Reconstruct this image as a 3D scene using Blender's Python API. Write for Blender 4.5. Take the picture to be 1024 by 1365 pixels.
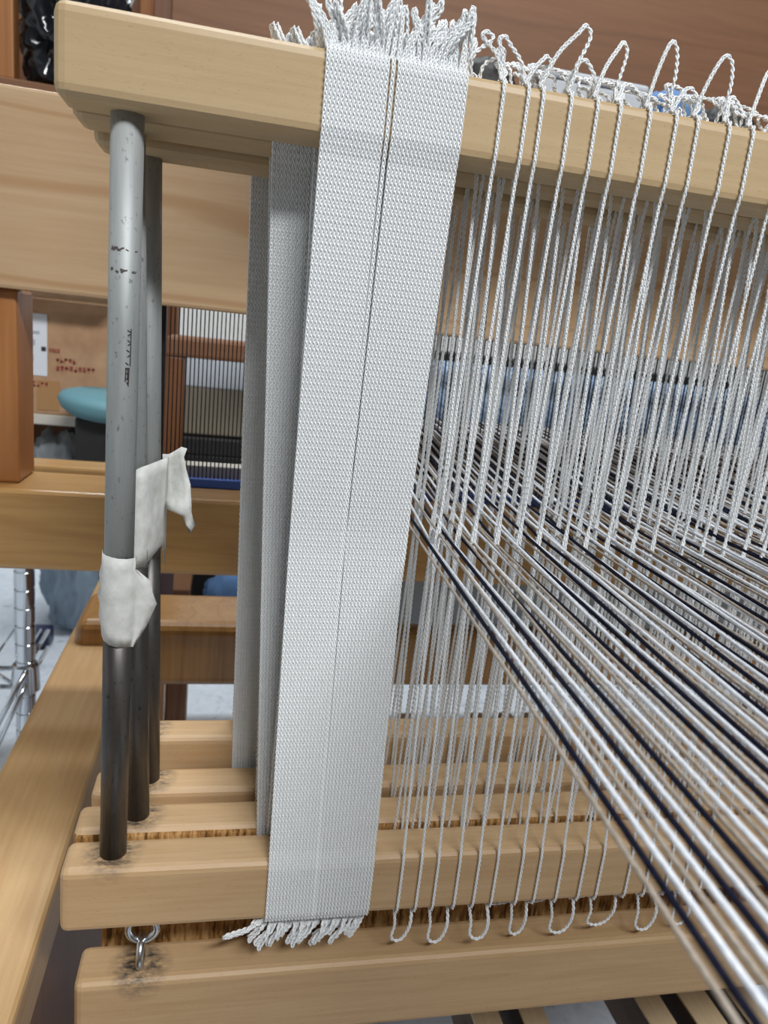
import bpy, bmesh, math, random
import numpy as np
from mathutils import Matrix, Vector
random.seed(7)
rng = np.random.default_rng(7)
for o in list(bpy.data.objects): bpy.data.objects.remove(o)
S = bpy.context.scene
C = S.collection
H = 0.85                      # eye height above the floor; loom coordinates below are relative to it

# ---------------------------------------------------------------- camera, world, lamps, exposure
cd = bpy.data.cameras.new('camera'); cam = bpy.data.objects.new('camera', cd); C.objects.link(cam); S.camera = cam
cd.sensor_fit = 'HORIZONTAL'; cd.sensor_width = 36; cd.lens = 974 / 1024 * 36
cd.clip_start = 0.01; cd.clip_end = 50
Rm = ((0.9755, 0.0522, 0.2137), (-0.1942, -0.2512, 0.9482), (0.1032, -0.9665, -0.2349))
M4 = Matrix(((Rm[0][0], -Rm[0][1], -Rm[0][2], 0), (Rm[1][0], -Rm[1][1], -Rm[1][2], -0.24),
             (Rm[2][0], -Rm[2][1], -Rm[2][2], H), (0, 0, 0, 1)))
cam.matrix_world = M4
cd.dof.use_dof = True; cd.dof.focus_distance = 0.27; cd.dof.aperture_fstop = 30

W = bpy.data.worlds.new('world'); S.world = W; W.use_nodes = True
bg = W.node_tree.nodes['Background']; bg.inputs[0].default_value = (0.84, 0.92, 1.0, 1); bg.inputs[1].default_value = 0.11

def area_light(name, loc, target, sx, sy, power, col):
    l = bpy.data.lights.new(name, 'AREA'); l.shape = 'RECTANGLE'; l.size = sx; l.size_y = sy; l.energy = power; l.color = col
    o = bpy.data.objects.new(name, l); C.objects.link(o); o.location = loc
    o.rotation_euler = (Vector(target) - Vector(loc)).to_track_quat('-Z', 'Y').to_euler()
area_light('ceiling_light_near', (0.55, -1.45, H + 1.62), (0.1, 0, H - 0.05), 1.2, 0.22, 53, (0.97, 0.985, 1.0))
area_light('ceiling_light_far', (0.1, 0.78, H + 1.62), (0.1, 0.62, H - 0.3), 1.2, 0.22, 22, (0.93, 0.97, 1.0))
area_light('fill_light_back', (0.2, 1.72, H + 1.62), (0.2, 1.75, H - 0.5), 1.8, 0.22, 34, (0.93, 0.97, 1.0))  # no such lamp known; added to brighten the back wall and floor
S.view_settings.view_transform = 'Standard'; S.view_settings.look = 'None'
S.view_settings.exposure = 0.0; S.view_settings.gamma = 1.0; S.view_settings.use_curve_mapping = False

# ---------------------------------------------------------------- materials
MATS = {}
def base(name, col, rough=0.5, metal=0.0, spec=0.5, **kw):
    m = bpy.data.materials.new(name); m.use_nodes = True
    b = m.node_tree.nodes['Principled BSDF']
    b.inputs['Base Color'].default_value = (*col, 1); b.inputs['Roughness'].default_value = rough
    b.inputs['Metallic'].default_value = metal; b.inputs['Specular IOR Level'].default_value = spec
    for k, v in kw.items(): b.inputs[k].default_value = v
    MATS[name] = m
    return m, m.node_tree, b
def srgb(r, g, b):
    f = lambda c: (c / 255 / 12.92) if c / 255 <= 0.04045 else ((c / 255 + 0.055) / 1.055) ** 2.4
    return (f(r), f(g), f(b))
def ramp(nt, stops):
    n = nt.nodes.new('ShaderNodeValToRGB'); cr = n.color_ramp
    while len(cr.elements) < len(stops): cr.elements.new(0.5)
    for e, (p, c) in zip(cr.elements, stops): e.position = p; e.color = (*c, 1)
    return n
def mixc(nt, fac, a, b, mode='MIX'):
    n = nt.nodes.new('ShaderNodeMix'); n.data_type = 'RGBA'; n.blend_type = mode
    for s, v in ((0, fac), (6, a), (7, b)):
        if hasattr(v, 'is_linked'): nt.links.new(v, n.inputs[s])
        else: n.inputs[s].default_value = v if s == 0 else (*v, 1)
    return n.outputs[2]
def coords(nt, scale, rot=(0, 0, 0)):
    tc = nt.nodes.new('ShaderNodeTexCoord'); mp = nt.nodes.new('ShaderNodeMapping')
    mp.inputs['Scale'].default_value = scale; mp.inputs['Rotation'].default_value = rot
    nt.links.new(tc.outputs['Object'], mp.inputs[0]); return mp.outputs[0]
def noise(nt, vec, scale, detail=4, rough=0.55, dist=0.0):
    n = nt.nodes.new('ShaderNodeTexNoise'); nt.links.new(vec, n.inputs['Vector'])
    n.inputs['Scale'].default_value = scale; n.inputs['Detail'].default_value = detail
    n.inputs['Roughness'].default_value = rough; n.inputs['Distortion'].default_value = dist
    return n.outputs['Fac']
def bump(nt, b, h, strength, dist=0.001):
    n = nt.nodes.new('ShaderNodeBump'); n.inputs['Strength'].default_value = strength; n.inputs['Distance'].default_value = dist
    nt.links.new(h, n.inputs['Height']); nt.links.new(n.outputs[0], b.inputs['Normal'])
def wood(name, light, dark, axis='X', rough=0.45, fine=1.0, figure=0.35, pores=None, spec=0.4, coat=0.0, gain=0.90, stains=()):
    """fine straight grain along one axis, broad figure lines and short pores"""
    light = tuple(gain * v for v in light); dark = tuple(gain * v for v in dark)
    m, nt, b = base(name, light, rough, spec=spec)
    k = {'X': (0.05, 1, 1), 'Y': (1, 0.05, 1), 'Z': (1, 1, 0.05)}[axis]
    v = coords(nt, k)
    g1 = noise(nt, v, 420 * fine, 5, 0.6)
    g2 = noise(nt, v, 60 * fine, 3, 0.5, 0.6)
    wv = nt.nodes.new('ShaderNodeTexWave'); wv.wave_type = 'BANDS'; wv.bands_direction = 'Z' if axis != 'Z' else 'X'
    nt.links.new(coords(nt, {'X': (0.16, 1, 1), 'Y': (1, 0.16, 1), 'Z': (1, 1, 0.16)}[axis]), wv.inputs[0])
    wv.inputs['Scale'].default_value = 14 * fine; wv.inputs['Distortion'].default_value = 7.5; wv.inputs['Detail'].default_value = 2
    wv.inputs['Detail Scale'].default_value = 1.3
    mid = tuple(0.5 * (a + c) for a, c in zip(light, dark))
    r1 = ramp(nt, [(0.35, mid), (0.62, light)]); nt.links.new(g1, r1.inputs[0])
    r2 = ramp(nt, [(0.2, dark), (0.68, light)]); nt.links.new(g2, r2.inputs[0])
    c = mixc(nt, 0.4, r1.outputs[0], r2.outputs[0])
    rw = ramp(nt, [(0.0, (1, 1, 1)), (0.04, (0, 0, 0)), (1.0, (0, 0, 0))]); nt.links.new(wv.outputs['Fac'], rw.inputs[0])
    fm = nt.nodes.new('ShaderNodeMath'); fm.operation = 'MULTIPLY'; fm.inputs[1].default_value = figure
    nt.links.new(rw.outputs[0], fm.inputs[0])
    c = mixc(nt, fm.outputs[0], c, dark)
    pv = coords(nt, {'X': (0.22, 1, 1), 'Y': (1, 0.22, 1), 'Z': (1, 1, 0.22)}[axis])
    pn = noise(nt, pv, 2600, 2, 0.4)
    lo = 0.66 if pores is None else pores
    rp = ramp(nt, [(lo, (0, 0, 0)), (lo + 0.12, (1, 1, 1))]); nt.links.new(pn, rp.inputs[0])
    pf = nt.nodes.new('ShaderNodeMath'); pf.operation = 'MULTIPLY'; pf.inputs[1].default_value = 0.35
    nt.links.new(rp.outputs[0], pf.inputs[0])
    c = mixc(nt, pf.outputs[0], c, tuple(0.45 * x for x in dark))
    for (sx, sy, sz, sr) in stains:      # black metal rub marks with ragged outlines
        tc = nt.nodes.new('ShaderNodeTexCoord'); vm = nt.nodes.new('ShaderNodeVectorMath'); vm.operation = 'DISTANCE'
        nt.links.new(tc.outputs['Object'], vm.inputs[0]); vm.inputs[1].default_value = (sx, sy, sz)
        mr = nt.nodes.new('ShaderNodeMapRange'); mr.inputs[1].default_value = sr * 0.45; mr.inputs[2].default_value = sr; mr.inputs[3].default_value = 1; mr.inputs[4].default_value = 0
        nt.links.new(vm.outputs['Value'], mr.inputs[0])
        sn = noise(nt, coords(nt, (0.5, 1, 1)), 420, 4, 0.7); rs = ramp(nt, [(0.35, (0, 0, 0)), (0.62, (1, 1, 1))]); nt.links.new(sn, rs.inputs[0])
        mu = nt.nodes.new('ShaderNodeMath'); mu.operation = 'MULTIPLY'; nt.links.new(mr.outputs[0], mu.inputs[0]); nt.links.new(rs.outputs[0], mu.inputs[1])
        c = mixc(nt, mu.outputs[0], c, (0.06, 0.055, 0.05))
    nt.links.new(c, b.inputs['Base Color'])
    bump(nt, b, g1, 0.25, 0.0003)
    b.inputs['Coat Weight'].default_value = coat; b.inputs['Coat Roughness'].default_value = 0.25
    return m
wood('maple', srgb(208, 182, 142), srgb(188, 158, 114), figure=0.15)
wood('maple_warm', srgb(214, 182, 140), srgb(186, 146, 100), figure=0.2)
wood('maple_lamm', srgb(214, 182, 140), srgb(186, 146, 100), figure=0.2, stains=[(-0.3296, -0.002, 0.017, 0.013)])
for i_, (px_, py_, pz_) in enumerate(((-0.3385, 0.001, 0.0135), (-0.3325, 0.001, 0.013), (-0.3312, 0.001, 0.0128), (-0.3388, 0.001, 0.0128))):
    wood('maple_base_%d' % i_, srgb(214, 182, 140), srgb(186, 146, 100), figure=0.2, stains=[(px_, py_, pz_, 0.0125)])
wood('maple_board', srgb(204, 174, 138), srgb(180, 142, 102), figure=0.8, fine=0.6, pores=0.72)
wood('honey', srgb(212, 168, 104), srgb(176, 124, 66), figure=0.35, fine=0.7, coat=0.7)
wood('honey_depth', srgb(206, 172, 124), srgb(176, 130, 80), axis='Y', figure=0.25, fine=0.6, coat=0.15, rough=0.45)
wood('honey_dark', srgb(190, 142, 80), srgb(140, 92, 44), axis='Z', figure=0.3, fine=0.8, coat=0.5, rough=0.35)
wood('red_wood', srgb(182, 124, 72), srgb(132, 78, 42), axis='Z', figure=0.5, fine=0.5, coat=0.2)
wood('brown_wood', srgb(142, 100, 70), srgb(108, 72, 48), figure=0.35, fine=0.25, rough=0.6)
wood('brown_post', srgb(128, 84, 52), srgb(96, 60, 36), axis='Z', figure=0.3, fine=0.4)
wood('pale_slat', srgb(222, 200, 164), srgb(196, 166, 124), axis='Y', figure=0.2)
wood('walnut', srgb(92, 72, 56), srgb(66, 50, 38), axis='Y', figure=0.3, rough=0.6)
wood('shelf_white', srgb(222, 216, 204), srgb(206, 198, 182), figure=0.05)
def rough_wood(name, light, dark):
    m, nt, b = base(name, light, 0.65, spec=0.3)
    v = coords(nt, (1, 1, 0.18)); n = noise(nt, v, 480, 3, 0.6)
    r = ramp(nt, [(0.36, tuple(0.35 * x for x in dark)), (0.46, dark), (0.6, light)]); nt.links.new(n, r.inputs[0])
    nt.links.new(r.outputs[0], b.inputs['Base Color']); bump(nt, b, n, 0.5, 0.0008)
rough_wood('sawn_wood', srgb(205, 164, 108), srgb(164, 118, 66))
def string(name, col, rough=0.3, spec=0.6):
    m, nt, b = base(name, col, rough, spec=spec)
    b.inputs['Sheen Weight'].default_value = 0.25; b.inputs['Subsurface Weight'].default_value = 0.0
    v = coords(nt, (1, 1, 0.25)); n = noise(nt, v, 5200, 2, 0.5); bump(nt, b, n, 0.15, 0.0001)
string('heddle_cord', (0.915, 0.94, 0.95), 0.24, 0.8)
def yarn(name, light, dark, sheen=0.2):
    m, nt, b = base(name, light, 0.85, spec=0.15)
    n = noise(nt, coords(nt, (1, 0.35, 1)), 1500, 3, 0.6)
    r = ramp(nt, [(0.35, dark), (0.6, light)]); nt.links.new(n, r.inputs[0]); nt.links.new(r.outputs[0], b.inputs['Base Color'])
    b.inputs['Sheen Weight'].default_value = sheen; bump(nt, b, n, 0.8, 0.0005)
yarn('yarn_white', srgb(244, 248, 254), srgb(220, 226, 236))
yarn('yarn_beige', srgb(184, 172, 158), srgb(150, 138, 126))
yarn('yarn_navy', srgb(26, 29, 50), srgb(12, 14, 28), 0.0)
def steel(name, light, dark, metal, r0):
    m, nt, b = base(name, light, 0.42, metal=metal, spec=0.5)
    n = noise(nt, coords(nt, (1, 1, 0.12)), 90, 5, 0.65); n2 = noise(nt, coords(nt, (1, 1, 0.6)), 700, 3, 0.6)
    r = ramp(nt, [(0.3, dark), (0.66, light)]); nt.links.new(n, r.inputs[0])
    r2 = ramp(nt, [(0.28, (0.35, 0.35, 0.35)), (0.38, (1, 1, 1))]); nt.links.new(n2, r2.inputs[0])
    nt.links.new(mixc(nt, 0.8, r.outputs[0], r2.outputs[0], 'MULTIPLY'), b.inputs['Base Color'])
    rr = ramp(nt, [(0.2, (r0,) * 3), (0.8, (r0 + 0.12,) * 3)]); nt.links.new(n, rr.inputs[0]); nt.links.new(rr.outputs[0], b.inputs['Roughness'])
steel('steel_rod', srgb(182, 186, 185), srgb(146, 150, 149), 0.30, 0.48)
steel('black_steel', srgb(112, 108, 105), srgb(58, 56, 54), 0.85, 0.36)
base('dark_steel', (0.03, 0.03, 0.032), 0.4, metal=0.8)
base('zinc', (0.62, 0.65, 0.68), 0.28, metal=1.0)
base('chrome', (0.72, 0.75, 0.78), 0.12, metal=1.0)
base('ink', (0.03, 0.022, 0.018), 0.7)
base('smudge', (0.10, 0.085, 0.075), 0.8)
m, nt, b = base('tape', srgb(214, 214, 210), 0.55, spec=0.35)
n = noise(nt, coords(nt, (1, 1, 1)), 160, 4, 0.6); r = ramp(nt, [(0.3, srgb(196, 196, 190)), (0.7, srgb(226, 227, 224))])
nt.links.new(n, r.inputs[0]); nt.links.new(r.outputs[0], b.inputs['Base Color']); bump(nt, b, n, 0.4, 0.001)
b.inputs['Transmission Weight'].default_value = 0.0
m, nt, b = base('floor_vinyl', srgb(214, 222, 232), 0.4)
n = noise(nt, coords(nt, (1, 1, 1)), 26, 6, 0.65, 1.5)
r = ramp(nt, [(0.33, srgb(150, 164, 178)), (0.40, srgb(205, 214, 224)), (0.7, srgb(222, 229, 237))]); nt.links.new(n, r.inputs[0])
nt.links.new(r.outputs[0], b.inputs['Base Color'])
base('wall_paint', srgb(232, 232, 228), 0.8)
base('blue_plastic', srgb(66, 104, 196), 0.4)
base('navy_plastic', srgb(28, 34, 70), 0.4)
base('pink_plastic', srgb(206, 70, 110), 0.5)
base('black_bag', (0.012, 0.013, 0.017), 0.16, spec=0.7)
base('black_matte', (0.014, 0.013, 0.013), 0.6)
base('teal_vinyl', srgb(96, 142, 152), 0.6)
base('grey_box', srgb(196, 203, 210), 0.55)
base('tan_box', srgb(150, 140, 122), 0.6)
base('grey_cloth', srgb(158, 164, 168), 0.85)
base('blue_cloth', srgb(96, 132, 178), 0.85)
base('clear_bag', srgb(176, 196, 212), 0.25, spec=0.6, **{'Transmission Weight': 0.35, 'Alpha': 1.0})
base('paper', srgb(228, 232, 238), 0.7)
base('paper_grey', srgb(176, 182, 190), 0.7)
base('red_print', srgb(176, 84, 72), 0.8)
m, nt, b = base('cardboard', srgb(186, 150, 116), 0.85, spec=0.2)
n = noise(nt, coords(nt, (1, 1, 1)), 30, 4); r = ramp(nt, [(0.3, srgb(170, 132, 100)), (0.7, srgb(194, 158, 124))])
nt.links.new(n, r.inputs[0]); nt.links.new(r.outputs[0], b.inputs['Base Color'])
base('parcel_tape', srgb(176, 134, 88), 0.35)
m, nt, b = base('cloth_weave', srgb(110, 134, 166), 0.9, spec=0.1)
v = coords(nt, (1, 1, 1))
w1 = nt.nodes.new('ShaderNodeTexWave'); w1.bands_direction = 'Y'; nt.links.new(v, w1.inputs[0]); w1.inputs['Scale'].default_value = 55; w1.inputs['Distortion'].default_value = 1.0
n = noise(nt, coords(nt, (1, 0.02, 1)), 260, 3, 0.7)
r = ramp(nt, [(0.38, srgb(60, 84, 130)), (0.5, srgb(136, 164, 196)), (0.62, srgb(205, 218, 232))]); nt.links.new(n, r.inputs[0])
r2 = ramp(nt, [(0.3, srgb(70, 98, 146)), (0.75, srgb(190, 208, 226))]); nt.links.new(w1.outputs['Fac'], r2.inputs[0])
nt.links.new(mixc(nt, 0.5, r.outputs[0], r2.outputs[0]), b.inputs['Base Color'])
bump(nt, b, w1.outputs['Fac'], 0.6, 0.002)

# ---------------------------------------------------------------- helpers
def tag(o, label, cat, group=None):
    o['label'] = label; o['category'] = cat
    if group: o['group'] = group
    return o
def thing(name, label, cat, loc, group=None):
    o = bpy.data.objects.new(name, None); C.objects.link(o); o.empty_display_size = 0.02
    o.location = (loc[0], loc[1], loc[2] + H); return tag(o, label, cat, group)
def link(name, me, mat, parent=None, loc=(0, 0, 0)):
    if mat is not None and not me.materials: me.materials.append(MATS[mat])
    o = bpy.data.objects.new(name, me); C.objects.link(o)
    if parent is not None: o.parent = parent
    o.location = loc
    return o
def finish(bm, name, smooth=True):
    me = bpy.data.meshes.new(name); bm.normal_update(); bm.to_mesh(me); bm.free()
    if smooth:
        for p in me.polygons: p.use_smooth = True
    return me
def box_bm(d, bev=0.0, seg=2, bm=None):
    """d = x0,x1,y0,y1,z0,z1"""
    bm = bm or bmesh.new()
    r = bmesh.ops.create_cube(bm, size=1.0)
    for v in r['verts']:
        v.co = Vector(((d[0] + d[1]) / 2 + v.co.x * (d[1] - d[0]), (d[2] + d[3]) / 2 + v.co.y * (d[3] - d[2]), (d[4] + d[5]) / 2 + v.co.z * (d[5] - d[4])))
    if bev > 0:
        es = list({e for v in r['verts'] for e in v.link_edges})
        bmesh.ops.bevel(bm, geom=es, offset=bev, segments=seg, affect='EDGES', profile=0.5)
    return bm
def origin_of(parent):
    """offset of a parent's origin in loom coordinates, up the chain"""
    v = Vector((0, 0, 0)); p = parent
    while p is not None: v += p.location; p = p.parent
    return v - Vector((0, 0, H)) if parent is not None else Vector((0, 0, -H))
def box(name, d, mat, parent=None, bev=0.001, seg=2, local=True):
    """axis aligned, bevelled block given in loom coordinates; its own origin at its centre"""
    c = Vector(((d[0] + d[1]) / 2, (d[2] + d[3]) / 2, (d[4] + d[5]) / 2))
    bm = box_bm((d[0] - c.x, d[1] - c.x, d[2] - c.y, d[3] - c.y, d[4] - c.z, d[5] - c.z), bev, seg)
    me = finish(bm, name, False)
    for p in me.polygons: p.use_smooth = False
    return link(name, me, mat, parent, c - origin_of(parent))
def frames(P):
    T = np.gradient(P, axis=0); T /= np.linalg.norm(T, axis=1)[:, None] + 1e-12
    a = np.array([1.0, 0, 0]) if abs(T[0][0]) < 0.8 else np.array([0, 1.0, 0])
    A = np.zeros_like(P); a = a - T[0] * a.dot(T[0]); A[0] = a / np.linalg.norm(a)
    for i in range(1, len(P)):
        v = A[i - 1] - T[i] * A[i - 1].dot(T[i]); A[i] = v / (np.linalg.norm(v) + 1e-12)
    return T, A, np.cross(T, A)
def resample(pts, ds):
    P = np.asarray(pts, float); s = np.r_[0, np.cumsum(np.linalg.norm(np.diff(P, axis=0), axis=1))]
    n = max(3, int(s[-1] / ds) + 1); q = np.linspace(0, s[-1], n)
    return np.stack([np.interp(q, s, P[:, k]) for k in range(3)], 1)
def smooth_pts(pts, sub=8):
    """Catmull-Rom through the points"""
    P = np.asarray(pts, float); P = np.vstack([2 * P[0] - P[1], P, 2 * P[-1] - P[-2]]); out = []
    for i in range(1, len(P) - 2):
        for t in np.linspace(0, 1, sub, endpoint=False):
            a, b_, c, d = P[i - 1], P[i], P[i + 1], P[i + 2]
            out.append(0.5 * (2 * b_ + (c - a) * t + (2 * a - 5 * b_ + 4 * c - d) * t * t + (3 * b_ - a - 3 * c + d) * t ** 3))
    out.append(P[-2]); return np.array(out)
def np_mesh(name, V, F):
    me = bpy.data.meshes.new(name); F = np.asarray(F, np.int32); n = len(F)
    me.vertices.add(len(V)); me.vertices.foreach_set('co', np.asarray(V, np.float32).ravel())
    me.loops.add(n * 4); me.loops.foreach_set('vertex_index', F.ravel())
    me.polygons.add(n); me.polygons.foreach_set('loop_start', np.arange(0, n * 4, 4, dtype=np.int32))
    me.polygons.foreach_set('loop_total', np.full(n, 4, np.int32)); me.polygons.foreach_set('use_smooth', np.ones(n, bool))
    me.update(calc_edges=True); me.validate(); return me
def tube_arrays(Pc, A, B, r, k, off=0):
    n = len(Pc); an = np.arange(k) * 2 * math.pi / k
    rr = np.full(n, r) if np.isscalar(r) else np.asarray(r)
    V = Pc[:, None, :] + rr[:, None, None] * (np.cos(an)[None, :, None] * A[:, None, :] + np.sin(an)[None, :, None] * B[:, None, :])
    i = np.arange(n - 1)[:, None] * k; j = np.arange(k)[None, :]; j2 = (j + 1) % k
    F = np.stack([i + j, i + j2, i + k + j2, i + k + j], -1).reshape(-1, 4) + off
    return V.reshape(-1, 3), F
def braid_mesh(name, paths, a=0.00046, bb=0.00030, r=0.00031, T=0.0066, spp=12, k=5):
    """three-strand flat braid along each path (list of point lists)"""
    VS, FS, off = [], [], 0
    for pts in paths:
        P = resample(pts, T / spp); Tn, A, B = frames(P)
        s = np.arange(len(P)) * (T / spp)
        for q in range(3):
            ph = 2 * math.pi * s / T + q * 2 * math.pi / 3
            Pc = P + (a * np.sin(ph))[:, None] * A + (bb * np.sin(2 * ph))[:, None] * B
            V, F = tube_arrays(Pc, A, B, r, k, off); VS.append(V); FS.append(F); off += len(V)
    return np_mesh(name, np.vstack(VS), np.vstack(FS))
def tube_mesh(name, pts, r, k=10, ds=None, caps=True):
    P = np.asarray(pts, float) if ds is None else resample(pts, ds)
    Tn, A, B = frames(P); V, F = tube_arrays(P, A, B, r, k)
    bm = bmesh.new(); vs = [bm.verts.new(v) for v in V]
    for f in F: bm.faces.new([vs[i] for i in f])
    if caps: bm.faces.new(vs[:k][::-1]); bm.faces.new(vs[-k:])
    return finish(bm, name)
def torus_pts(c, R, axis='Y', n=28, a0=0, a1=2 * math.pi):
    out = []
    for i in range(n + 1):
        t = a0 + (a1 - a0) * i / n; u, v = R * math.cos(t), R * math.sin(t)
        out.append({'X': (c[0], c[1] + u, c[2] + v), 'Y': (c[0] + u, c[1], c[2] + v), 'Z': (c[0] + u, c[1] + v, c[2])}[axis])
    return out
def lathe(name, prof, k=24, sharp=0.5):
    bm = bmesh.new(); rings = []
    for (r, z) in prof:
        rings.append([bm.verts.new((r * math.cos(2 * math.pi * i / k), r * math.sin(2 * math.pi * i / k), z)) for i in range(k)])
    for p, q in zip(rings, rings[1:]):
        for i in range(k): bm.faces.new((p[i], p[(i + 1) % k], q[(i + 1) % k], q[i]))
    bm.faces.new(rings[0][::-1]); bm.faces.new(rings[-1]); me = finish(bm, name); me.set_sharp_from_angle(angle=sharp); return me
def crumple(name, size, seed, amp=0.18, sub=4, freq=3.0, flat=None):
    """crumpled soft lump (bag, heap of cloth) standing on its base"""
    from mathutils import noise as mn
    bm = bmesh.new(); bmesh.ops.create_icosphere(bm, subdivisions=sub, radius=1.0)
    for v in bm.verts:
        p = v.co.normalized(); q = p * freq + Vector((seed * 7.3, seed * 3.1, seed))
        d = 1 + amp * (0.6 - 1.6 * abs(mn.noise(q)) - 0.9 * abs(mn.noise(q * 2.3)) - 0.4 * abs(mn.noise(q * 5)))
        z = p.z * d
        if z < -0.55: z = -0.55 + (z + 0.55) * 0.1
        v.co = Vector((p.x * d * size[0], p.y * d * size[1], (z + 0.6) * size[2]))
    return finish(bm, name)

# ---------------------------------------------------------------- the room
def struct(o): o['kind'] = 'structure'; return o
struct(box('floor', (-2.5, 3.0, -1.6, 2.3, -0.90, -0.85), 'floor_vinyl', None, 0))
struct(box('wall_back', (-2.5, 3.0, 2.2, 2.3, -0.85, 1.75), 'wall_paint', None, 0))
struct(box('wall_left', (-2.5, -2.4, -1.6, 2.2, -0.85, 1.75), 'wall_paint', None, 0))

# ---------------------------------------------------------------- loom frame (left rail, knee beam, breast beam)
LF = thing('floor_loom', 'glossy honey coloured timber side rail and cross beams of the loom', 'loom', (-0.088, 0.25, -0.85))
bm = box_bm((-0.024, 0.024, -0.75, 0.55, -0.03, 0), 0.0035, 3)
link('side_rail', finish(bm, 'side_rail', False), 'honey_depth', LF, Vector((-0.088, 0.25, -0.25)) - origin_of(LF))
box('rail_shade_panel', (-0.108, -0.066, -0.50, 0.80, -0.45, -0.28), 'brown_post', LF, 0.002)  # rail's shaded side face, its shade put into the dark wood colour
box('knee_beam', (-0.106, 0.62, 0.302, 0.372, -0.286, -0.232), 'honey_dark', LF, 0.009, 4)
box('frame_leg', (-0.045, -0.026, 0.41, 0.45, -0.85, -0.286), 'red_wood', LF, 0.002)
box('frame_leg', (-0.108, -0.068, 0.71, 0.78, -0.85, -0.45), 'red_wood', LF, 0.002)
box('added_shade_box', (0.05, 0.66, 0.03, 0.09, 0.20, 0.30), 'honey', LF, 0.003)  # unseen block added above the shafts to shade the cap board's right side
box('crossbar', (-0.30, 0.62, 0.56, 0.60, -0.205, -0.168), 'honey', LF, 0.003)
box('breast_beam', (-0.069, 0.64, 0.585, 0.63, -0.046, -0.024), 'brown_wood', LF, 0.004)
box('breast_beam_post', (-0.069, -0.050, 0.588, 0.626, -0.168, -0.046), 'brown_post', LF, 0.002)

box('warp_rest_beam', (-0.11, 0.66, -0.62, -0.56, -0.125, -0.068), 'honey', LF, 0.008, 3)  # unseen rear beam and posts, added to shade the floor below
box('frame_post', (-0.112, -0.064, -0.62, -0.56, -0.85, -0.125), 'honey', LF, 0.004)
box('frame_post', (0.612, 0.66, -0.62, -0.56, -0.85, -0.125), 'honey', LF, 0.004)
wb = tube_mesh('added_dark_roll', [(-0.06, -0.43, -0.37), (0.3, -0.43, -0.37), (0.60, -0.43, -0.37)], 0.10, 32); wb.transform(Matrix.Translation(-origin_of(LF))); link('added_dark_roll', wb, 'walnut', LF)  # unseen roll, added large and dark so the lower rods reflect dark

# ---------------------------------------------------------------- beater with reed
BT = thing('beater', 'wooden beater with a wide pale board above and honey sley below the reed', 'beater', (0.1, 0.235, -0.158))
box('cap_board', (-0.30, 0.62, 0.215, 0.236, 0.003, 0.106), 'maple_board', BT, 0.002)
box('sley', (-0.30, 0.62, 0.205, 0.262, -0.158, -0.109), 'honey', BT, 0.004, 3)
box('sley_lip', (-0.035, 0.62, 0.248, 0.262, -0.109, -0.096), 'shelf_white', BT, 0.001)
box('sword', (-0.168, -0.1205, 0.222, 0.258, -0.109, 0.003), 'red_wood', BT, 0.002)
RD = thing('weaving_reed', 'steel weaving reed with dark wires and blue taped lower edge in the beater', 'reed', (0.15, 0.241, -0.109))
box('reed_rib', (-0.042, 0.60, 0.2385, 0.2435, -0.109, -0.103), 'blue_plastic', RD, 0.0008)
box('reed_rib', (-0.042, 0.60, 0.2385, 0.2435, 0.010, 0.018), 'dark_steel', RD, 0.0008)
box('end_bar', (-0.0445, -0.0405, 0.2385, 0.2435, -0.103, 0.012), 'dark_steel', RD, 0.0006)
dent = finish(box_bm((-0.00036, 0.00036, -0.0005, 0.0005, -0.058, 0.058), 0), 'dent', False)
x = -0.038
while x < 0.595:
    link('dent', dent, 'dark_steel', RD, Vector((x, 0.241, -0.046)) - origin_of(RD)); x += 0.00254

# ---------------------------------------------------------------- four shafts
SH = [  # y0, y1, bottom bar z0,z1, top bar z0,z1, x0, material, rod (x top, x bottom)
    (0.000, 0.018, -0.2270, -0.2000, 0.0552, 0.0800, -0.0530, 'maple', (-0.0340, -0.0342)),
    (0.0212, 0.039, -0.2260, -0.1995, 0.0545, 0.0800, -0.0525, 'maple_warm', (-0.0362, -0.0280)),
    (0.0445, 0.0625, -0.2240, -0.1985, 0.0520, 0.0790, -0.0500, 'maple_warm', (-0.0330, -0.0262)),
    (0.0660, 0.0840, -0.2120, -0.1865, 0.0660, 0.0930, -0.0420, 'maple_warm', (-0.0372, -0.0300)),
]
SL = ['front loom shaft nearest the camera with grey steel rod', 'second loom shaft from the front with leaning steel rod',
      'third loom shaft from the front, its rod partly taped', 'rearmost loom shaft, set slightly higher than the others']
XR = 0.66
shafts = []
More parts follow.
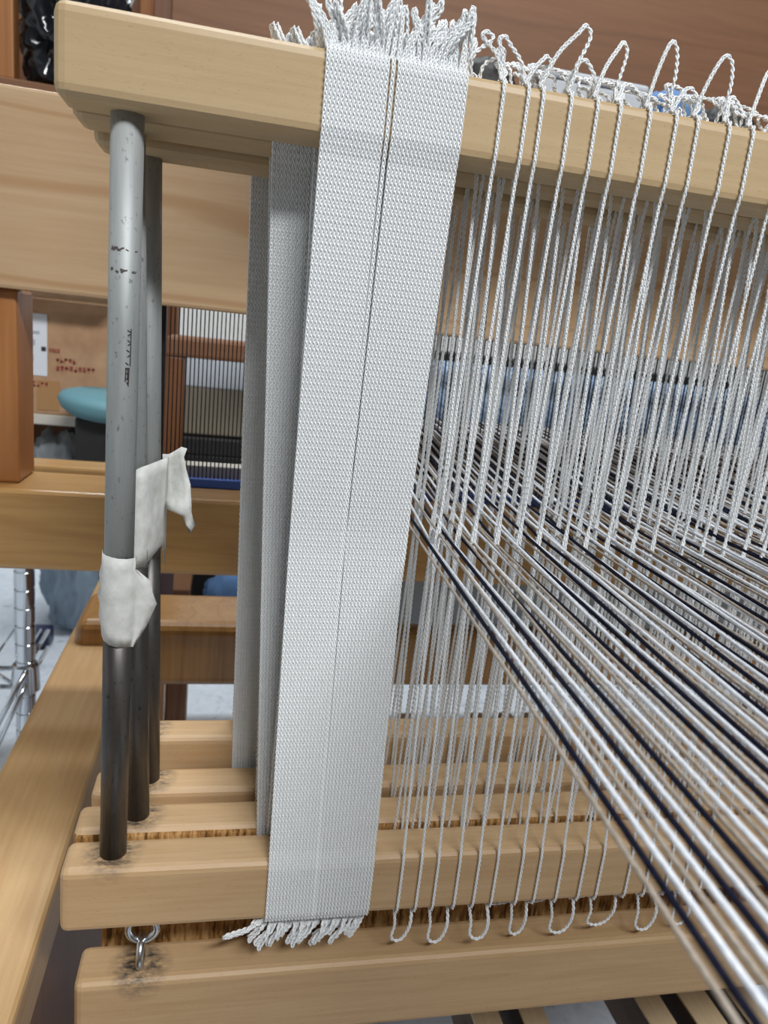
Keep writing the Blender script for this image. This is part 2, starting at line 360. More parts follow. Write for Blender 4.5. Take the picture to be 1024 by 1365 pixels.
for i, (y0, y1, b0, b1, t0, t1, x0, mt, (rt, rb)) in enumerate(SH):
    s = thing('loom_shaft', SL[i], 'loom shaft', (x0 + 0.25, (y0 + y1) / 2, b0), 'shafts of the loom')
    box('heddle_bar', (x0, XR, y0, y1, t0, t1), 'maple', s, 0.0035, 3)
    bb = box('heddle_bar', (x0 + 0.0015, XR, y0, y1, b0, b1), 'sawn_wood' if i == 1 else 'maple_base_%d' % i, s, 0.0030, 3)
    if i == 1:   # planed upper face over a sawn edge
        bb.data.materials.append(MATS['maple_base_1'])
        for p in bb.data.polygons:
            if p.normal.z > 0.5: p.material_index = 1
    yc = (y0 + y1) / 2 + 0.001
    oo = origin_of(s)
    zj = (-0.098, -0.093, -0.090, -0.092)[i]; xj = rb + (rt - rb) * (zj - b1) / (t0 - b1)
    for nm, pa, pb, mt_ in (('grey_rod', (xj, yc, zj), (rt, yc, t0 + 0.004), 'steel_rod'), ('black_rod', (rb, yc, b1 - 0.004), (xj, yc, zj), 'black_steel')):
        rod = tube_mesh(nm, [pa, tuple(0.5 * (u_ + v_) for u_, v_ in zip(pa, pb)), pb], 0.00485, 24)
        rod.transform(Matrix.Translation(-oo)); o_ = link(nm, rod, mt_, s); o_['label'] = 'grey upper rod length' if mt_ == 'steel_rod' else 'darker lower rod length'  # rod is darker below the joint height than above it
    rod = tube_mesh('side_rod', [(XR - 0.02, yc, b1 - 0.004), (XR - 0.02, yc, t0 + 0.004)], 0.00485, 24)
    rod.transform(Matrix.Translation(-oo)); link('side_rod', rod, 'steel_rod', s)
    shafts.append(s)

# soot smudge rings where the front rod stands in its bar and the inked mark on the rod
def surf_patch(name, mat, parent, polys, oo):
    bm = bmesh.new()
    for poly in polys: bm.faces.new([bm.verts.new(Vector(p) - oo) for p in poly])
    return link(name, finish(bm, name, False), mat, parent)
s0 = shafts[0]; oo = origin_of(s0)
strokes = []
def stroke(u0, z0, u1, z1, w):
    """ink stroke on the front rod; u = angle seen from the front, z = height"""
    n = 3; a = []
    du, dz = (u1 - u0) * 0.00485, z1 - z0; L = math.hypot(du, dz) or 1; pu, pz = -dz / L * w / 2 / 0.00485, du / L * w / 2
    def pt(u, z): return (-0.0341 + 0.00492 * math.sin(u), 0.010 - 0.00492 * math.cos(u), z)
    for j in range(n):
        t0, t1 = j / n, (j + 1) / n
        ua, za, ub, zb = u0 + (u1 - u0) * t0, z0 + dz * t0, u0 + (u1 - u0) * t1, z0 + dz * t1
        strokes.append([pt(ua - pu, za - pz), pt(ub - pu, zb - pz), pt(ub + pu, zb + pz), pt(ua + pu, za + pz)])
zz = -0.0065
for seg in [((.62, 0), (.60, -.0115)), ((.38, -.0005), (.62, -.0012)), ((.42, -.0022), (.58, -.0016)), ((.40, -.0035), (.56, -.0042)), ((.44, -.0052), (.57, -.0046)),
            ((.36, -.0066), (.55, -.0072)), ((.42, -.0088), (.58, -.0080)), ((.30, -.0105), (.5, -.0112)),
            ((.28, -.0125), (.56, -.0122)), ((.30, -.0138), (.55, -.0142)), ((.34, -.0120), (.30, -.0165)), ((.45, -.0120), (.44, -.0160)), ((.54, -.0120), (.50, -.0172)),
            ((.28, -.0158), (.5, -.0152)), ((.40, -.0165), (.52, -.0178))]:
    stroke(seg[0][0], zz + seg[0][1], seg[1][0], zz + seg[1][1], 0.00035)
surf_patch('ink_mark', 'ink', s0, strokes, oo)
for zc, n_, amp in ((0.0170, 9, 0.9), (0.0105, 7, 0.7)):
    strokes.clear()
    for j in range(n_):
        u = -0.9 + 1.7 * random.random(); stroke(u, zc + random.uniform(-.0006, .0006), u + random.uniform(.08, .25), zc + random.uniform(-.0006, .0006), random.uniform(.0003, .0009))
    surf_patch('scuff_mark', 'smudge', s0, strokes, oo)

# link of two screw eyes between front shaft and lamm
def screw_eye(parent, c, axis, stem):
    oo = origin_of(parent); me = tube_mesh('screw_eye', torus_pts(c, 0.0054, axis), 0.00150, 10, caps=False); me.transform(Matrix.Translation(-oo))
    e = link('screw_eye', me, 'zinc', parent)
    st = tube_mesh('screw_stem', [(c[0], c[1], c[2] + math.copysign(0.0053, stem)), (c[0], c[1], c[2] + stem)], 0.0013, 10); st.transform(Matrix.Translation(-oo)); link('screw_stem', st, 'zinc', e)
screw_eye(shafts[0], (-0.0225, 0.008, -0.2338), 'Y', 0.0095)

# ---------------------------------------------------------------- lamms under the shafts
LM = thing('lamm', 'maple lamm bar hanging below the front shaft from a screw eye', 'lamm', (0.2, 0.01, -0.285))
box('bar', (-0.0465, XR, 0.000, 0.0195, -0.2845, -0.2505), 'maple_lamm', LM, 0.0030, 3)
screw_eye(LM, (-0.0228, 0.0075, -0.2436), 'X', -0.0105)
LM2 = thing('lamm', 'rough sawn lamm bar behind the front lamm, only its edge showing', 'lamm', (0.2, 0.031, -0.285))
box('bar', (-0.040, XR, 0.0225, 0.040, -0.2845, -0.2315), 'sawn_wood', LM2, 0.001)
tag(link('cord_hook', tube_mesh('cord_hook', smooth_pts([(0.304, 0.012, -0.285), (0.303, 0.012, -0.292), (0.306, 0.011, -0.297), (0.303, 0.012, -0.302), (0.299, 0.013, -0.297), (0.302, 0.013, -0.304), (0.300, 0.013, -0.316), (0.299, 0.013, -0.33)]), 0.0016, 8), 'dark_steel', None, (0, 0, H)),
    'small black metal hook and cord hanging under the front lamm', 'hook')

# ---------------------------------------------------------------- treadles
TL = ['leftmost pale treadle under the lamm', 'second pale treadle from the left under the lamm', 'third pale treadle, left of the black hook', 'fourth pale treadle, just behind the black hook', 'rightmost pale treadle beside the warp edge']
for i, (a, b_) in enumerate([(0.186, 0.206), (0.221, 0.239), (0.312, 0.332), (0.347, 0.370), (0.387, 0.411)]):
    t = thing('treadle', TL[i], 'treadle', ((a + b_) / 2, 0.1, -0.50), 'treadles')
    box('tread_face', (a, b_, -0.35, 0.55, -0.452, -0.450), 'pale_slat', t, 0.0005)
    box('tread_body', (a, b_, -0.35, 0.55, -0.490, -0.452), 'walnut', t, 0.0005)

# ---------------------------------------------------------------- string heddles
def heddle_path(sh, ex=0.0007):
    y0, y1, b0, b1, t0, t1 = SH[sh][:6]; g = 0.0008; zc = (t1 + b0) / 2; ym = (y0 + y1) / 2 - y0; d = y1 - y0; dz = -0.009 if sh == 3 else 0.0; zo = zc; zc = zc + dz
    o = 0.0030
    front = [(0, o, t1 + g), (0, o * 0.3 - g, t1 - o * 0.3 + g), (0, -g, t1 - o), (0, -g, t0 + o), (0, 0.0006, t0 - 0.004), (0, ym - 0.0007, zc + 0.012),
             (-ex, ym - 0.0003, zc + 0.004), (-ex, ym - 0.0003, zc - 0.004), (0, ym - 0.0007, zc - 0.012), (0, 0.0004, b1 + 0.004), (0, -g, b1 - o), (0, -g, b0 + o), (0, o * 0.3 - g, b0 + o * 0.3 - g), (0, o, b0 - g)]
    back = [(ex * 0.6 + (0.0006 if ex == 0 and abs(z - zc) < 0.1 else 0), d - y, z) for (_, y, z) in front]
    back[6] = (ex or 0.0006, d - front[6][1], front[6][2]); back[7] = (ex or 0.0006, d - front[7][1], front[7][2])
    loop = front + back[::-1] + [front[0]]
    out = np.array(loop); out[:, 2] -= zo
    return out, zo
HED = []; PACK = []
for sh in range(4):
    p, zc = heddle_path(sh); fine = sh == 0
    HED.append((braid_mesh('string_heddle', [p], a=0.00040, bb=0.00029, r=0.00029, spp=12 if fine else 9, k=5 if fine else 4), zc))
    p, zc = heddle_path(sh, 0.0); PACK.append((braid_mesh('string_heddle', [p], spp=12 if fine else 9, k=5 if fine else 4), zc))
def loop_path(sh, x1, h, lean=0.0, back=0.0, up=True, fat=0.5):
    """cord that leaves a heddle at the bar edge, stands up (or hangs) and comes down at the next heddle"""
    y0, y1, b0, b1, t0, t1 = SH[sh][:6]; zc = (t1 + b0) / 2
    z = (t1 - zc + 0.0008) if up else (b0 - zc - 0.0008); s = 1 if up else -1; o = 0.0035
    w = max(0.0008, abs(x1) * fat); m = x1 / 2 + lean
    P = [(0, o, z), (m * 0.35 - 0.0 * w, o + back * 0.4, z + s * h * 0.5), (m - w * 0.55, o + back * 0.8, z + s * h * 0.88), (m, o + back, z + s * h),
         (m + w * 0.55, o + back * 1.0, z + s * h * 0.86), (x1 + (m - x1 / 2) * 0.35, o + back * 0.8, z + s * h * 0.45), (x1, o + 0.004, z)]
    return smooth_pts(P, 6)
def add_heddle(sh, x, label, group, top=None, bottom=None, tilt=0.0, packed=False):
    me, zc = (PACK if packed else HED)[sh]
    o = link('string_heddle', me, 'heddle_cord', None, (x, SH[sh][0], zc + H)); o.rotation_euler = (0, tilt, 0)
    tag(o, label, 'heddle', group)
    for nm, ps in (('standing_loop', top), ('hanging_loop', bottom)):
        for p in ps or []:
            if isinstance(p, bpy.types.Mesh): link(nm, p, 'heddle_cord', o)
            else: link(nm, braid_mesh(nm, [p], spp=10, k=4), 'heddle_cord', o)
    return o
U = random.uniform
# a) packed bundle on the front shaft: 15 + 1 + 17 heddles
G1 = 'heddles packed on the front shaft'
xs_a = [0.0228 + i * 0.00127 for i in range(15)]; xs_b = [0.0443 + i * 0.00131 for i in range(17)]
for part_, lab in ((xs_a, 'white string heddle packed in the left half of the front bundle'), (xs_b, 'white string heddle packed in the right half of the front bundle')):
    for j, x in enumerate(part_):
        top = [loop_path(0, U(0.0008, 0.003), U(0.011, 0.019), U(-0.004, 0.008), U(-0.003, 0.006)),
               loop_path(0, U(0.0008, 0.003), U(0.006, 0.015), U(-0.004, 0.006), U(0.002, 0.012))]
        bot = [loop_path(0, U(-0.001, 0.001), U(0.0095, 0.0125), U(-0.0075, -0.003), U(-0.005, 0.002), up=False)]
        if j < 2 and part_ is xs_a:
            top.append(loop_path(0, -0.002, 0.014, -0.006, 0.0)); bot.append(loop_path(0, -0.002, 0.0055, -0.014, -0.004, up=False))
        add_heddle(0, x + (0.0008 if part_ is xs_a else -0.0004), lab, G1, top, bot, -0.0055 if part_ is xs_a else 0.0025, True)
add_heddle(0, 0.04235, 'single white string heddle in the gap between both halves of the front bundle', G1, [loop_path(0, 0.001, 0.012, 0.002, 0.004)], None, 0.0, True)
# b) spread heddles on the front shaft
xs = [0.0772, 0.0851, 0.0912, 0.1005, 0.1092, 0.1172, 0.1280, 0.1368, 0.1458, 0.1568, 0.1655, 0.1785, 0.1877, 0.1975, 0.207, 0.216]
ORD = ['first', 'second', 'third', 'fourth', 'fifth', 'sixth', 'seventh', 'eighth', 'ninth', 'tenth', 'eleventh', 'twelfth', 'thirteenth', 'fourteenth', 'fifteenth', 'sixteenth']
tl = [(0.010, -0.004), (0.008, 0.004), (0.0165, 0.009), (0.008, 0.0), (0.0155, 0.006), (0.006, 0.001), (0.017, 0.003), (0.007, 0.002), (0.016, 0.004), (0.0075, 0.0), (0.0165, 0.003), (0.009, 0.001), (0.015, 0.002), (0.008, 0), (0.014, 0.002), (0.008, 0)]
for j, x in enumerate(xs):
    nx = (xs[j + 1] - x) if j + 1 < len(xs) else 0.009
    h, ln = tl[j]; h *= 1.25
    top = [loop_path(0, nx, h, ln, U(0.0, 0.006), fat=0.42), loop_path(0, nx * U(0.6, 1.3), U(0.006, 0.011), U(-0.002, 0.002), U(0.006, 0.014), fat=1.0), loop_path(0, nx * U(0.9, 1.5), U(0.005, 0.009), U(-0.003, 0.003), U(0.004, 0.010), fat=1.05)]
    if j == 0: top.append(loop_path(0, -0.009, 0.013, -0.001, 0.002, fat=0.35)); top.append(loop_path(0, -0.006, 0.010, 0.003, 0.004, fat=0.4))
    if j % 2 == 0: bot = [loop_path(0, nx * U(0.9, 1.1), U(0.0145, 0.0185), U(-0.001, 0.001), U(-0.004, 0.001), up=False, fat=0.62)]
    else: bot = [loop_path(0, nx, U(0.003, 0.0045), 0, U(0.002, 0.006), up=False, fat=0.8)]
    add_heddle(0, x, ORD[j] + ' spaced white string heddle right of the bundle on the front shaft', 'spaced heddles on the front shaft', top, bot, U(-0.004, 0.004))
# c) packed bundles on the second and last shafts, seen left of the front bundle
sl = [[braid_mesh('standing_loop', [loop_path(sh, U(0.001, 0.003), U(0.005, 0.010), U(-0.004, 0.004), U(-0.004, 0.008))], spp=8, k=4) for _ in range(5)] for sh in range(4)]
for sh, xa, n_, lab, dr in ((1, 0.0150, 26, 'white string heddle packed on the second shaft behind the front bundle', 0), (3, 0.0068, 26, 'greyish white string heddle packed on the rearmost shaft, far left', 0),
                            (2, 0.022, 16, 'white string heddle packed on the third shaft, hidden behind the front bundle', 0)):
    for j in range(n_):
        add_heddle(sh, xa + j * 0.00128, lab, 'heddles packed on the rear shafts', [sl[sh][j % 5], sl[sh][(j * 3 + 1) % 5]] if sh == 1 else None, None, {1: -0.042, 2: 0.0, 3: -0.024}[sh] + U(-0.0003, 0.0003), True)
# d) spread heddles on the rear shafts
rear = ['white string heddle hanging spaced on the second shaft among the warp', 'white string heddle hanging spaced on the third shaft among the warp', 'white string heddle hanging spaced on the rearmost shaft among the warp']
EYE = {}
for sh, xa, xb in ((1, 0.0715, 0.262), (2, 0.0738, 0.29), (3, 0.0695, 0.315)):
    x = xa; EYE[sh] = []
    while x < xb:
        xx = x + U(-0.0016, 0.0016); EYE[sh].append(xx)
        add_heddle(sh, xx, rear[sh - 1], 'spaced heddles on the rear shafts', [sl[1][int(x * 1e5) % 5]] if sh == 1 else None, None, U(-0.006, 0.006)); x += 0.0090
EYE[0] = xs

# ---------------------------------------------------------------- warp threads
REED_Z, BACK_Y = -0.060, -0.52
def thread_mesh(sh, rad):
    zc = HED[sh][1] + (-0.009 if sh == 3 else 0.0); ye = (SH[sh][0] + SH[sh][1]) / 2; sx = 0.066
    pts = [(sx * (BACK_Y), BACK_Y, -0.0668), (sx * -0.12, -0.12, -0.0700), (sx * ye, ye, zc), (sx * 0.241, 0.241, REED_Z), (sx * 0.30, 0.30, -0.058)]
    P = np.vstack([resample(pts[:2], 0.008), smooth_pts([pts[1], (0.5 * (pts[1][0] + pts[2][0]), 0.5 * (pts[1][1] + pts[2][1]), 0.5 * (pts[1][2] + pts[2][2])), pts[2]], 12)[1:], resample(pts[2:], 0.012)[1:]])
    Tn, A, B = frames(P); V, F = tube_arrays(P, A, B, rad, 7)
    return np_mesh('warp_thread', V, F)
TM = {(sh, c): thread_mesh(sh, 0.00047 if c == 'b' else 0.00058) for sh in range(4) for c in 'bnw'}
seq = 'bnwbwnwbnbwbwbnwbnwnbwbwnbwnbwnwbnbwnwbbwnbnw'
order = [1, 2, 0, 3]
cn = {'b': ('yarn_beige', 'beige'), 'n': ('yarn_navy', 'navy blue'), 'w': ('yarn_white', 'white')}
i = 0; x = 0.0705
while x < 0.365:
    c = seq[i % len(seq)]; mt, cname = cn[c]
    o = link('warp_thread', TM[(order[i % 4], c)], mt, None, (x, 0, H)); o.data.name = 'warp_thread'
    if i < 12: lab = 'outermost ' + cname + ' warp thread along the left edge of the warp' if i == 0 else cname + ' warp thread, ' + ORD[i] + ' from the left edge of the warp'
    else: lab = cname + ' warp thread further right than the twelfth from the left edge'
    tag(o, lab, 'thread', 'warp threads'); i += 1; x += 0.00228 + U(-0.00035, 0.00035)

# woven cloth between reed and breast beam
bm = bmesh.new(); rows = [(0.298, -0.0585), (0.40, -0.047), (0.50, -0.036), (0.585, -0.0235), (0.608, -0.0225), (0.630, -0.024), (0.637, -0.034), (0.636, -0.10)]
n_ = 20; gr = [[bm.verts.new((0.085 + 0.54 * k / n_, y, z + H)) for k in range(n_ + 1)] for (y, z) in rows]
for a_, b_ in zip(gr, gr[1:]):
    for k in range(n_): bm.faces.new((a_[k], a_[k + 1], b_[k + 1], b_[k]))
co = link('woven_cloth', finish(bm, 'woven_cloth'), 'cloth_weave')
sm = co.modifiers.new('thick', 'SOLIDIFY'); sm.thickness = 0.0008; sm.offset = -1
tag(co, 'blue and white woven cloth between the reed and the breast beam', 'cloth')

bm = bmesh.new(); n_ = 24
gr = [[bm.verts.new((0.075 + 0.50 * k / n_, 0.288 + 0.002 * math.sin(k * 1.3) + q, z + H)) for k in range(n_ + 1)] for (z, q) in ((-0.112, 0.006), (-0.15, 0.002), (-0.19, 0.0), (-0.222, 0.004))]
for a_, b_ in zip(gr, gr[1:]):
    for k in range(n_): bm.faces.new((a_[k], a_[k + 1], b_[k + 1], b_[k]))
co = link('apron_cloth', finish(bm, 'apron_cloth'), 'grey_cloth'); sm = co.modifiers.new('thick', 'SOLIDIFY'); sm.thickness = 0.001
tag(co, 'pale grey apron cloth hanging behind the sley, right of the heddle bundle', 'cloth')

# ---------------------------------------------------------------- masking tape on the rods
def tape(name, label, rows_, thick=0.00018):
    bm = bmesh.new(); g = [[bm.verts.new((p[0], p[1], p[2] + H)) for p in r_] for r_ in rows_]
    for a_, b_ in zip(g, g[1:]):
        for k in range(len(a_) - 1): bm.faces.new((a_[k], a_[k + 1], b_[k + 1], b_[k]))
    o = link(name, finish(bm, name), 'tape'); s_ = o.modifiers.new('thick', 'SOLIDIFY'); s_.thickness = thick; s_.offset = 1
    return tag(o, label, 'tape', 'masking tape on the rods')
def wrap(cx, cy, r, u0, u1, z, n=9, jz=0.0, slope=0.0):
    out = []
    for k in range(n):
        t = k / (n - 1); u = u0 + (u1 - u0) * t
        rr = r + 0.0004 * math.sin(7 * t + z * 900)
        out.append((cx + rr * math.sin(u), cy - rr * math.cos(u), z + slope * (t - 0.5) + jz * math.sin(9 * t)))
    return out
rows_ = []
for j in range(9):
    t = j / 8; z = -0.0815 - 0.0315 * t
    rr = 0.0054 + 0.0010 * math.sin(math.pi * t)
    u1 = 1.5
    row = wrap(-0.0341, 0.010, rr, -1.75, u1, z, 8, 0.0003 * t, -0.0015 - 0.004 * t)
    ext = 0.0 if t < 0.16 else (0.0032 + 0.0030 * math.sin(min(1, (t - 0.16) / 0.5) * math.pi * 0.6) if t < 0.6 else 0.0055 * (1 - t) / 0.4)
    lx, ly, lz = row[-1]
    row += [(lx + ext * 0.5, ly - 0.0004, lz), (lx + ext, ly + 0.0006, lz - 0.0005)]
    rows_.append(row)
tape('masking_tape', 'off white masking tape wrapped around the front rod', rows_)
rows_ = []
for j in range(8):
    t = j / 7; z = -0.0580 - 0.034 * t
    cx2 = -0.0325 ; rows_.append(wrap(cx2, 0.031, 0.0064, -1.2, 0.9, z + 0.002 * (1 - t), 7, 0.0003, 0.0045 * (1 - t)) + [(-0.0228, 0.044, z + 0.004), (-0.0220, 0.050, z + 0.0035 - 0.010 * t)])
tape('masking_tape', 'off white masking tape spanning the second and third rods', rows_)
flap_z = -0.0530
rows_ = []
FL = [(0.000, 0.0088, 0.0008), (0.1, 0.0078, 0.0012), (0.25, 0.0090, 0.0016), (0.42, 0.0108, 0.002), (0.6, 0.0114, 0.001), (0.70, 0.0116, 0.0), (0.78, 0.0116, 0.0005), (0.9, 0.0122, 0.001), (1.0, 0.0136, 0.001)]
for t, wdt, cur in FL:
    z = flap_z - 0.0290 * t; st = 0.0 if t < 0.74 else 0.0072 + (t - 0.74) * 0.013
    rows_.append([(-0.0240 + st + (wdt - st) * q, 0.046 + 0.004 * math.sin(q * 3 + t * 4) + cur, z + 0.0025 * q * (1 - t) - 0.001 * math.sin(q * 6)) for q in (0, 0.25, 0.5, 0.75, 1.0)])
tape('masking_tape', 'torn loose flap of masking tape sticking out behind the rods', rows_)

# ---------------------------------------------------------------- background: shelving, boxes, bags
SU = thing('wooden_shelving', 'dark brown wooden shelving with wide upper board behind the loom', 'shelving', (0.6, 1.1, -0.85))
box('fascia_board', (-0.11, 1.5, 0.98, 1.0, 0.27, 0.95), 'brown_wood', SU, 0.002)
box('shelf_board', (-0.10, 1.5, 0.86, 1.30, -0.57, -0.55), 'brown_wood', SU, 0.002)
box('shelf_board', (-0.11, 1.5, 1.0, 1.30, 0.27, 0.29), 'brown_wood', SU, 0.002)
for xx in (-0.135, 1.47):
    for yy in (0.985, 1.26): box('upright', (xx, xx + 0.03, yy, yy + 0.03, -0.85, 0.95), 'brown_post', SU, 0.002)
def carton(name, label, d, mat, lidh=0.02, lidmat=None, cat='box'):
    t = thing(name, label, cat, ((d[0] + d[1]) / 2, (d[2] + d[3]) / 2, d[4]))
    box('body', (d[0], d[1], d[2], d[3], d[4], d[5] - lidh), mat, t, 0.003)
    box('lid', (d[0] - 0.003, d[1] + 0.003, d[2] - 0.003, d[3] + 0.003, d[5] - lidh, d[5]), lidmat or mat, t, 0.003)
    return t
carton('storage_box', 'low black storage box seen through the reed', (-0.074, 0.34, 1.02, 1.25, -0.55, -0.20), 'black_matte', 0.03)
carton('storage_box', 'grey storage box with pale lid seen through the reed', (-0.078, 0.36, 1.03, 1.25, -0.197, -0.062), 'tan_box', 0.055, 'grey_box')
carton('storage_box', 'long black box beyond the cloth behind the reed', (0.365, 0.95, 1.02, 1.25, -0.55, -0.02), 'black_matte', 0.03)
# left shelving with cardboard box
SW = thing('wall_shelf', 'pale edged shelf with wooden uprights holding the cardboard box', 'shelf', (-0.5, 1.05, -0.85))
box('shelf_board', (-0.95, -0.15, 0.895, 1.25, -0.178, -0.163), 'shelf_white', SW, 0.002)
box('shelf_board', (-0.95, -0.15, 0.895, 1.25, -0.400, -0.385), 'brown_wood', SW, 0.002)
box('shelf_board', (-0.95, -0.15, 0.895, 1.25, 0.255, 0.272), 'brown_wood', SW, 0.002)
box('upright', (-0.34, -0.297, 0.90, 0.93, 0.272, 0.70), 'red_wood', SW, 0.002)
box('back_board', (-0.95, -0.15, 1.235, 1.25, -0.40, 0.70), 'brown_wood', SW, 0.0)
box('upright', (-0.95, -0.91, 0.90, 0.93, -0.85, 0.255), 'red_wood', SW, 0.002)
box('upright', (-0.18, -0.152, 1.20, 1.23, -0.85, 0.70), 'red_wood', SW, 0.002)
CB = thing('cardboard_box', 'brown cardboard carton with red print and white label on the shelf', 'box', (-0.28, 1.0, -0.163))
box('carton_body', (-0.46, -0.165, 0.90, 1.15, -0.163, 0.0), 'cardboard', CB, 0.002)
fl = box('carton_flap', (-0.46, -0.165, -0.06, 0.0, -0.0015, 0.0015), 'cardboard', CB, 0.0005); fl.location = Vector((-0.3125, 0.868, 0.006)) - origin_of(CB); fl.rotation_euler = (-0.15, 0, 0)
box('shipping_label', (-0.30, -0.258, 0.8985, 0.9, -0.108, -0.022), 'paper', CB, 0)
for d in ((-0.298, -0.268, -0.050, -0.046), (-0.298, -0.274, -0.066, -0.058), (-0.298, -0.276, -0.088, -0.078)):
    box('label_print', (d[0], d[1], 0.8978, 0.8986, d[2], d[3]), 'paper_grey', CB, 0)
box('label_mark', (-0.2655, -0.2595, 0.8976, 0.8986, -0.073, -0.067), 'ink', CB, 0)
box('parcel_tape', (-0.272, -0.242, 0.8986, 0.9, -0.157, -0.115), 'parcel_tape', CB, 0)
polys = []
def illegible(x0, x1, z0, h, n_):
    for k in range(n_):
        xa = x0 + (x1 - x0) * k / n_; w_ = (x1 - x0) / n_ * 0.72
        for q in range(3):
            za = z0 + h * random.random() * 0.8; polys.append([(xa, 0.8984, za), (xa + w_, 0.8984, za), (xa + w_, 0.8984, za + h * 0.2), (xa, 0.8984, za + h * 0.2)])
        xb = xa + w_ * random.random() * 0.7; polys.append([(xb, 0.8984, z0), (xb + w_ * 0.25, 0.8984, z0), (xb + w_ * 0.25, 0.8984, z0 + h), (xb, 0.8984, z0 + h)])
illegible(-0.255, -0.240, -0.074, 0.006, 4); illegible(-0.246, -0.218, -0.088, 0.008, 5); illegible(-0.246, -0.192, -0.099, 0.008, 9); illegible(-0.288, -0.256, -0.124, 0.008, 6)
surf_patch('red_print', 'red_print', CB, polys, origin_of(CB))['kind'] = 'stuff'
ST = thing('padded_stool', 'teal vinyl cushion on a black base behind the steel rods', 'stool', (-0.16, 0.82, -0.85))
cu = lathe('cushion', [(0.001, 0.030), (0.052, 0.030), (0.064, 0.026), (0.068, 0.018), (0.063, 0.008), (0.052, 0.0), (0.001, -0.002)][::-1], 40, 3.0); link('cushion', cu, 'teal_vinyl', ST, (0, 0, 0.702)).rotation_euler = (0.05, 0.08, 0)
box('seat_housing', (-0.200, -0.14, 0.79, 0.85, -0.36, -0.148), 'black_matte', ST, 0.004)
link('pedestal', lathe('pedestal', [(0.09, 0), (0.09, 0.012), (0.02, 0.03), (0.012, 0.04), (0.012, 0.49)], 24), 'black_matte', ST)
tag(link('grey_cloth', crumple('grey_cloth', (0.05, 0.05, 0.10), 5, 0.35), 'grey_cloth', None, (-0.262, 0.97, H - 0.318)), 'crumpled grey cloth below the cardboard box shelf', 'cloth')
for ob in [bpy.data.objects['grey_cloth']]: ob.location.z = H - 0.385; ob.scale = (1, 1, 1.15)
tag(link('dark_ball', lathe('dark_ball', [(0.001, -0.02), (0.013, -0.016), (0.02, -0.004), (0.02, 0.004), (0.013, 0.016), (0.001, 0.02)], 24), 'black_matte', None, (-0.235, 1.02, H - 0.225)), 'round dark object under the white shelf edge', 'ball')
bpy.data.objects['dark_ball'].location.z = H - 0.198
tag(link('plastic_bag', crumple('plastic_bag', (0.07, 0.09, 0.16), 1, 0.30, 5), 'black_bag', None, (-0.235, 0.98, H + 0.272)), 'shiny black plastic bag on the top shelf at upper left', 'bag')
# wire rack at lower left
WR = thing('wire_rack', 'chrome wire rack with grooved post at the left edge', 'rack', (-0.40, 0.85, -0.85))
def rack_post(x, y):
    prof = [(0.0125, -0.0)]; z = 0.0
    while z < 0.60:
        prof += [(0.0125, z + 0.0215), (0.0112, z + 0.0225), (0.0112, z + 0.0245), (0.0125, z + 0.0254)]; z += 0.0254
    link('grooved_post', lathe('grooved_post', prof, 20), 'chrome', WR, Vector((x, y, -0.85)) - origin_of(WR))
    link('collar', lathe('collar', [(0.0150, 0), (0.0185, 0.002), (0.0168, 0.038), (0.0145, 0.040)], 24), 'chrome', WR, Vector((x, y, -0.517)) - origin_of(WR))
oo = origin_of(WR)
for px_, py_ in ((-0.250, 0.735), (-0.60, 0.735), (-0.60, 0.86)): rack_post(px_, py_)
def wire(a_, b_, r_=0.0026):
    me = tube_mesh('wire', [a_, b_], r_, 8); me.transform(Matrix.Translation(-oo)); link('wire', me, 'chrome', WR)
for z in (-0.485, -0.512):
    wire((-0.252, 0.735, z), (-0.60, 0.735, z), 0.0032); wire((-0.250, 0.735, z), (-0.250, 0.86, z), 0.0032)
for k in range(9):
    xa = -0.26 - k * 0.036; wire((xa, 0.735, -0.485 if k % 2 else -0.512), (xa - 0.036, 0.735, -0.512 if k % 2 else -0.485), 0.0024)
    wire((xa, 0.735, -0.483), (xa, 0.86, -0.483), 0.0016)
wire((-0.245, 0.718, -0.480), (-0.300, 0.715, -0.600), 0.0036); wire((-0.246, 0.716, -0.500), (-0.285, 0.712, -0.600), 0.003)
tag(link('clear_bag', crumple('clear_bag', (0.13, 0.14, 0.34), 2, 0.22, 5), 'clear_bag', None, (-0.70, 1.62, 0)), 'pale blue plastic bag on the floor at the far left edge', 'bag')
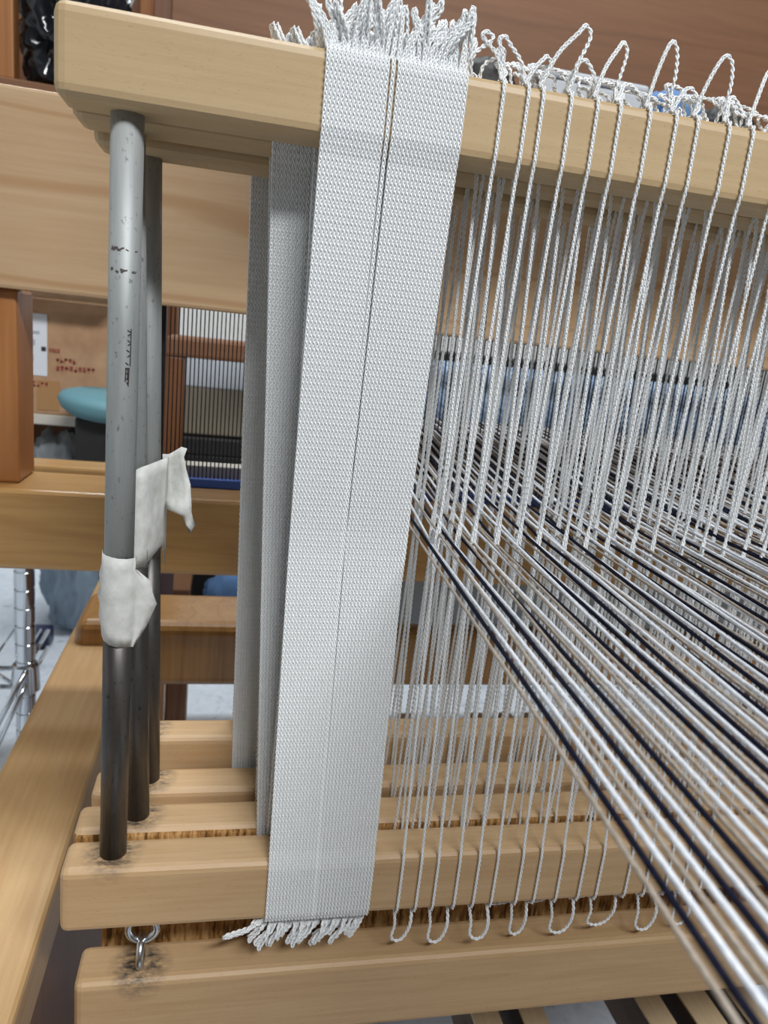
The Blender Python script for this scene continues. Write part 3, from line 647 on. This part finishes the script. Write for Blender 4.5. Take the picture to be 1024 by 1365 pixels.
tag(link('clear_bag', crumple('clear_bag', (0.10, 0.12, 0.32), 4, 0.26, 5), 'clear_bag', None, (-0.37, 1.78, 0)), 'pale blue plastic bag on the floor right of the chrome post', 'bag')
tag(link('storage_tub', finish(box_bm((-0.03, 0.03, -0.03, 0.03, 0, 0.045), 0.006), 'storage_tub', False), 'navy_plastic', None, (-0.44, 1.60, 0)), 'small dark blue tub on the floor among plastic bags', 'tub')
# things on top of the beater side, beyond the front bar
HS = thing('narrow_shelf', 'narrow wooden shelf above the beater holding small boxes', 'shelf', (0.4, 0.52, -0.85))
box('shelf_board', (0.05, 0.75, 0.49, 0.57, 0.212, 0.222), 'brown_wood', HS, 0.001)
box('shelf_post', (0.06, 0.08, 0.50, 0.55, -0.85, 0.212), 'brown_wood', HS, 0.001); box('shelf_post', (0.70, 0.72, 0.50, 0.55, -0.85, 0.212), 'brown_wood', HS, 0.001)
tag(link('black_pouch', crumple('black_pouch', (0.035, 0.03, 0.03), 9, 0.2), 'black_matte', None, (0.225, 0.53, H + 0.222)), 'small black pouch on the shelf behind the heddle loops', 'pouch')
carton('grey_box', 'pale grey box behind the heddle loops above the front bar', (0.278, 0.385, 0.50, 0.57, 0.222, 0.264), 'grey_box', 0.008)
tag(link('blue_cloth', crumple('blue_cloth', (0.038, 0.03, 0.030), 6, 0.25), 'blue_cloth', None, (0.425, 0.52, H + 0.222)), 'folded blue cloth behind the loops at upper right', 'cloth')
tag(link('black_pouch', crumple('black_pouch', (0.032, 0.03, 0.028), 11, 0.2), 'black_matte', None, (0.490, 0.52, H + 0.222)), 'small black pouch right of the blue cloth behind the loops', 'pouch')
# under the knee beam gap
bx_ = carton('storage_box', 'brown box on the low shelf below the sley', (-0.088, -0.048, 0.87, 1.0, -0.55, -0.415), 'brown_wood', 0.02)
tag(link('blue_bag', crumple('blue_bag', (0.075, 0.06, 0.10), 8, 0.22), 'blue_cloth', None, (0.042, 0.935, H - 0.55)), 'pale blue bag on the low shelf below the sley', 'bag')
